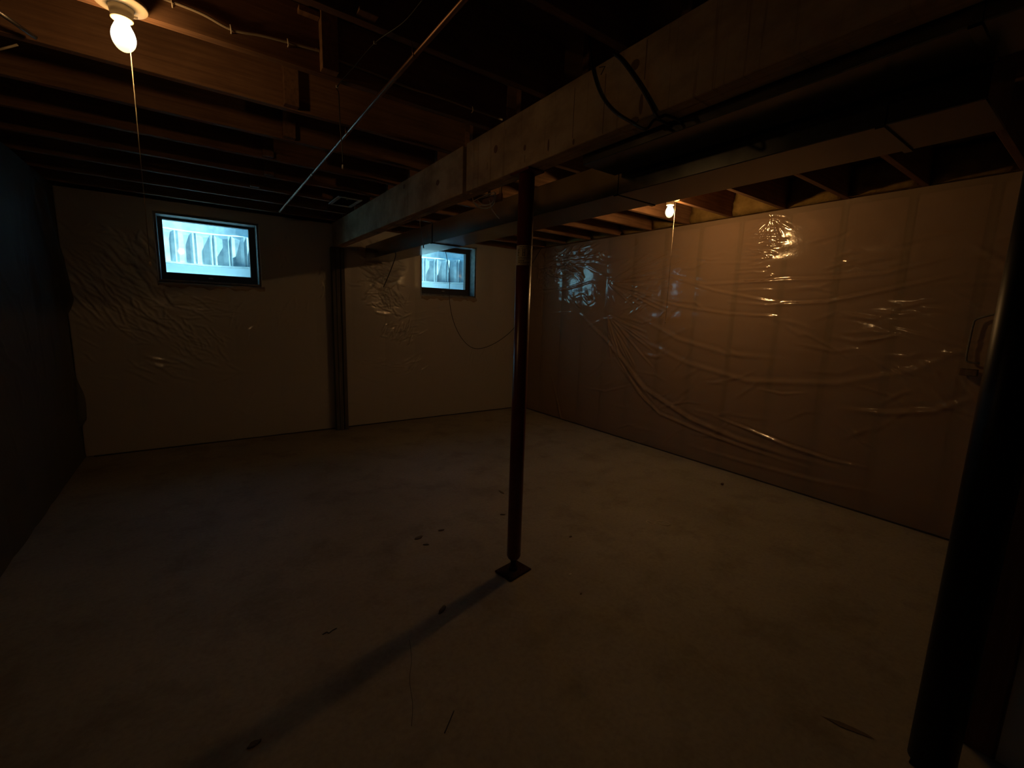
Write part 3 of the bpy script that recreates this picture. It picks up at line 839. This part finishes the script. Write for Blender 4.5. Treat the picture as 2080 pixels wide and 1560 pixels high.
# copper pipe under the joists
o = thing('copper_pipe', 'thin copper water pipe hung below the joists, left of the beam', 'pipe', (.73, 2, ZJ-.03))
PP(MB().tube([(.722, -1.2, 2.39), (.724, 2.1, 2.39), (.744, 5.05, 2.39)], .0095, 12), 'pipe_run', M['copper'], o, 0)
PP(MB().tube([(.7435, 5.035, 2.39), (.745, 5.066, 2.39), (.745, 5.078, 2.40), (.745, 5.080, 2.419)], .0125, 12), 'elbow', M['copper'], o, 0)
for y in (JL[6], JL[8]+.0, JL[10], JL[12], JL[14]):
    xx = .7235+(y-2.1)*.0068 if y > 2.1 else .723
    PP(MB().tube([(xx-.0125, y+.019, ZJ-.001), (xx-.0125, y+.019, 2.392), (xx-.006, y+.019, 2.3785), (xx+.006, y+.019, 2.3785), (xx+.0125, y+.019, 2.392), (xx+.0125, y+.019, ZJ-.001)], .0018, 6), 'pipe_strap', M['copper'], o, 0)

# thin black wire with white staples, hanging end
z = ZJ-.005
w = [at(862, -5, Z=z), at(820, 45, Z=z), at(762, 87, Z=z), at(720, 135, Z=z), at(685, 176, Z=z)]
hang = Vector((w[-1].x+.003, w[-1].y-.003, z))
o = thing('thin_black_wire', 'thin black wire stapled under the joists, its tip hanging beside the copper pipe', 'wire', w[2])
PP(MB().tube(spline(w + [hang+Vector((.002, 0, -.03)), hang+Vector((.004, 0, -.16)), hang+Vector((.010, 0, -.24)), hang+Vector((.011, 0, -.32))], 6), .0021, 6), 'wire_run', M['black'], o, 0)
for q in (w[2], w[4]):
    PP(MB().tube([(q.x-.004, q.y, ZJ-.0005), (q.x-.004, q.y, z-.004), (q.x+.004, q.y, z-.004), (q.x+.004, q.y, ZJ-.0005)], .002, 6), 'staple', M['white_tip'], o, 0)
e = hang+Vector((.011, 0, -.32))
PP(MB().tube([e, e+Vector((0, 0, -.018))], .0042, 8), 'end_tip', M['white_tip'], o, 0, 'white tip')

# short rod at the upper left corner
a, b = at(-12, 18, Z=ZJ-.012), at(72, 76, Z=ZJ-.012)
o = MB().tube([a, a.lerp(b, .5), b], .0075, 10).build('pipe_stub', M['steel']); tag(o, 'short dark pipe stub under the joists at the upper left corner', 'pipe')
a, b = at(-6, 102, Y=2.57), at(36, 91, Y=2.57)
o = MB().tube([Vector((p.x, 2.569, p.z)) for p in (a, a.lerp(b, .5), b)], .004, 8).build('wire_stub', M['nm']); tag(o, 'short pale wire end on the joist at the left edge', 'wire')

# ceiling register
p0 = (1.068, 4.14); o = thing('air_register', 'small grey ceiling air register near the far end of the beam', 'vent', (1.165, 4.31, ZJ))
fr = MB(); x0, x1, y0, y1 = 1.066, 1.270, 4.135, 4.495; zz0, zz1 = ZJ-.010, ZJ-.002
fr.box(x0, y0, zz0, x1, y0+.028, zz1).box(x0, y1-.028, zz0, x1, y1, zz1).box(x0, y0+.028, zz0, x0+.028, y1-.028, zz1).box(x1-.028, y0+.028, zz0, x1, y1-.028, zz1)
PP(fr, 'frame', M['register'], o, 0)
for k in range(14):
    yy = y0+.036+k*.0213
    PP(MB().quad((x0+.028, yy, ZJ-.008), (x1-.028, yy, ZJ-.008), (x1-.028, yy+.012, ZJ-.0025), (x0+.028, yy+.012, ZJ-.0025)).quad((x0+.028, yy+.0015, ZJ-.008), (x1-.028, yy+.0015, ZJ-.008), (x1-.028, yy+.0135, ZJ-.0025), (x0+.028, yy+.0135, ZJ-.0025)), 'louvre', M['register'], o, 0)
PP(MB().box(x0+.028, y0+.02, ZJ-.0018, x1-.028, y1-.02, ZJ-.0006), 'backing', M['slot'], o, 0)
PP(MB().box(x0+.07, y0+.022, ZJ-.020, x0+.085, y0+.034, ZJ-.0105), 'lever', M['register'], o, 0)

# two black cables looping over the beam face
XC = BX0-.008
ca = [at(*q, X=XC) for q in [(1197, 60), (1200, 105), (1206, 150), (1222, 195), (1248, 227), (1285, 250), (1312, 262)]]
ca.append(Vector((BX0+.03, ca[-1].y-.008, BZ0-.007))); ca.append(Vector((BX1+.003, ca[-1].y-.004, BZ0-.007)))
o = MB().tube(spline(ca, 6), .0048, 8).build('black_cable', M['black']); tag(o, 'black cable sagging in a loop across the beam face, left of two', 'cable', 'black cables on the beam')
cb = [at(*q, X=XC) for q in [(1246, 108), (1262, 122), (1285, 152), (1305, 182), (1322, 212), (1336, 238)]]
cb.append(Vector((BX0+.03, cb[-1].y-.006, BZ0-.008))); cb.append(Vector((BX1+.003, cb[-1].y-.004, BZ0-.008)))
o = MB().tube(spline(cb, 6), .0056, 8).build('black_cable', M['black']); tag(o, 'straighter black cable crossing the beam face, right of two', 'cable', 'black cables on the beam')

# wire swag in front of the far right window, going to the corner
yw = 5.069
sw = [at(*q, Y=yw) for q in [(897, 478), (905, 510), (913, 560), (913, 610), (922, 655), (940, 690), (965, 708), (1000, 700), (1038, 673), (1060, 640)]]
tp = sw[0]; sw = [Vector((tp.x+.01, yw, ZJ-.0005)), Vector((tp.x+.006, yw, tp.z+.06))] + sw
o = MB().tube(spline(sw, 6), .0042, 6).build('hanging_wire', M['black']); tag(o, 'long thin wire hanging in a loop below the right window', 'wire')
cw = [at(*q, Y=yw) for q in [(1100, 503), (1085, 528), (1068, 555), (1055, 585)]]
top = Vector((cw[0].x+.01, yw, ZJ-.0005))
o = MB().tube(spline([top]+cw, 6), .0045, 6).build('hanging_wire', M['black']); tag(o, 'short dark wire dropping behind the red column label', 'wire')
cw = [at(*q, Y=4.62) for q in [(803, 522), (800, 532), (790, 558), (779, 583)]]
o = MB().tube(spline([Vector((cw[0].x+.006, 4.62, 2.0365))]+cw, 6), .0048, 6).build('hanging_wire', M['black']); tag(o, 'short black wire dangling from the trunk duct, left of the right window', 'wire')
cw = [at(*q, X=1.655) for q in [(853, 450), (855, 468), (858, 485), (860, 498)]]
o = thing('dangling_lead', 'thin grey lead hanging beside the trunk duct above the right window', 'wire', cw[0])
PP(MB().tube(spline([Vector((1.655, cw[0].y, ZJ-.003))]+cw, 6), .0028, 6), 'lead', M['grey_wire'], o, 0)
PP(MB().tube([cw[-1], cw[-1]+Vector((0, 0, -.022))], .006, 8), 'end_tip', M['black'], o, 0)

# coil of grey wire with junction block below the beam
o = thing('wire_coil', 'loose coil of grey wire with a wooden tag under the beam, left of the column', 'wire', at(985, 410, X=1.54))
lo = []
for k, (cx_, cy_, rx) in enumerate([(982, 402, 22), (984, 408, 21), (988, 404, 17)]):
    for i in range(12):
        a = math.pi*(1.05 + .95*1.0*(-i/11)) if False else math.pi*i/11
        lo.append(at(cx_-rx*math.cos(a), cy_+rx*.72*math.sin(a), X=1.53+.006*k))
    lo.append(at(cx_+rx, cy_-12, X=1.53+.006*k))
PP(MB().tube(spline(lo, 3), .0032, 6), 'loops', M['grey_wire'], o, 0)
tl = [at(*q, X=1.54) for q in [(994, 406), (999, 424), (1007, 436), (1014, 444)]]
PP(MB().tube(spline(tl, 6), .0026, 6), 'tail', M['grey_wire'], o, 0)
p = at(989, 410, X=1.545)
PP(MB().box(1.541, min(p.y-.05, 2.32), p.z-.02, 1.556, p.y+.05, p.z+.022), 'block', M['joist_block'], o, .002)
PP(MB().box(1.545, 2.325, p.z+.0225, 1.552, 2.352, ZJ-.0003), 'strap', M['steel'], o, 0)

# pair of dark marks / pipe on the right wall beyond the column
o = thing('wall_conduit', 'thin bent conduit with a small box on the right wall beside the black column', 'conduit', wB(1965, 690) and at(1965, 690, X=XR-.03))
cw = [at(*q, X=XR-.034) for q in [(2028, 636), (1985, 648), (1977, 660), (1970, 690), (1963, 725), (1966, 735), (1990, 738)]]
PP(MB().tube(spline(cw, 5), .006, 8), 'conduit_run', M['jamb'], o, 0)
p = at(1965, 756, X=XR-.03)
PP(MB().box(XR-.060, p.y-.05, p.z-.022, XR-.022, p.y+.035, p.z+.022), 'outlet_box', M['stud'], o, .003)

# ------------------------------------------------------------------ bits on the floor
def scrap(name, label, cat, px, py, L_, W_, ang, material, h=.004, seed=0, group=None):
    p = at(px, py, Z=0); r = random.Random(seed+px); mb = MB(); n = 10
    for lv in (0, 1):
        for k in range(n):
            a = 2*math.pi*k/n; s = r.uniform(.75, 1.1)
            mb.v.append((L_*s*math.cos(a), W_*s*math.sin(a), .0008 + lv*(h+r.uniform(0, h*.7))))
    mb.f.append(tuple(reversed(range(n)))); mb.smooth.append(False)
    mb.f.append(tuple(range(n, 2*n))); mb.smooth.append(False)
    for k in range(n): mb.f.append((k, (k+1) % n, n+(k+1) % n, n+k)); mb.smooth.append(False)
    o = mb.build(name, material, None, 0, (p.x, p.y, 0)); o.rotation_euler.z = ang
    return tag(o, label, cat, group)
scrap('dry_leaf', 'dark dry leaf lying left of the red column foot', 'leaf', 850, 1093, .034, .016, .2, M['leaf'])
scrap('wood_chip', 'narrow dark chip just below the dry leaf', 'chip', 865, 1107, .022, .006, -.5, M['chip'])
scrap('wood_chip', 'small curled chip right of the dry leaf', 'chip', 896, 1078, .022, .008, -.2, M['chip'])
scrap('wood_chip', 'tiny dark chip against the left side of the column shaft', 'chip', 1021, 1046, .02, .006, -.6, M['chip'])
scrap('wood_chip', 'dark sliver left of the column, halfway to the far wall', 'chip', 1018, 1000, .045, .009, -1.6, M['chip'])
scrap('wood_chip', 'dark crumb on the floor near the right wall', 'chip', 1467, 985, .016, .012, .3, M['chip'], .012)
scrap('wood_chip', 'tiny crumb on the floor right of the column', 'chip', 1159, 1091, .012, .005, 0, M['chip'])
scrap('wood_chip', 'broad dark patch of dirt farther left on the floor', 'chip', 855, 990, .05, .022, -.6, M['floor'], .002)
scrap('pale_fleck', 'pale fleck of plaster right of the column foot', 'fleck', 1158, 1168, .012, .007, 0, M['fleck'])
scrap('wood_chip', 'flat dark chip lying in the column shadow', 'chip', 898, 1240, .035, .012, .7, M['chip'])
scrap('wood_chip', 'long dark splinter at the lower right of the floor', 'chip', 1722, 1478, .075, .012, -1.2, M['chip'], .0015)
scrap('wood_chip', 'small dark scrap at the bottom edge of the floor', 'chip', 516, 1513, .022, .010, .2, M['chip'])
scrap('wood_chip', 'tiny black crumb in front of the column foot', 'chip', 1180, 1207, .006, .005, 0, M['chip'])
# bent wire bits
def bit(label, pts, r=.0022):
    pp = [at(*q, Z=.003) for q in pts]
    return tag(MB().tube(spline(pp, 4), r, 6).build('wire_scrap', M['black']), label, 'wire')
bit('little crooked wire scrap on the floor at the lower left', [(655, 1289), (664, 1284), (668, 1286), (676, 1280), (684, 1276)])
bit('thin straight wire scrap near the bottom middle', [(903, 1489), (912, 1468), (922, 1444)])
# chalk figure
ch = [at(*q, Z=.0012) for q in [(1312, 1060), (1322, 1066), (1335, 1062), (1348, 1067), (1362, 1066), (1352, 1060), (1338, 1058), (1326, 1062), (1316, 1058), (1312, 1060)]]
tag(MB().tube(spline(ch, 5), .0035, 5).build('chalk_mark', M['chalk']), 'pale looped chalk mark on the floor right of the column', 'mark')
# hairline crack in the slab
ck = [at(*q, Z=.0004) for q in [(832, 1300), (836, 1340), (832, 1380), (838, 1430), (836, 1475)]]
MB().tube(spline(ck, 4), .0012, 5).build('crack', M['slot'], fl)
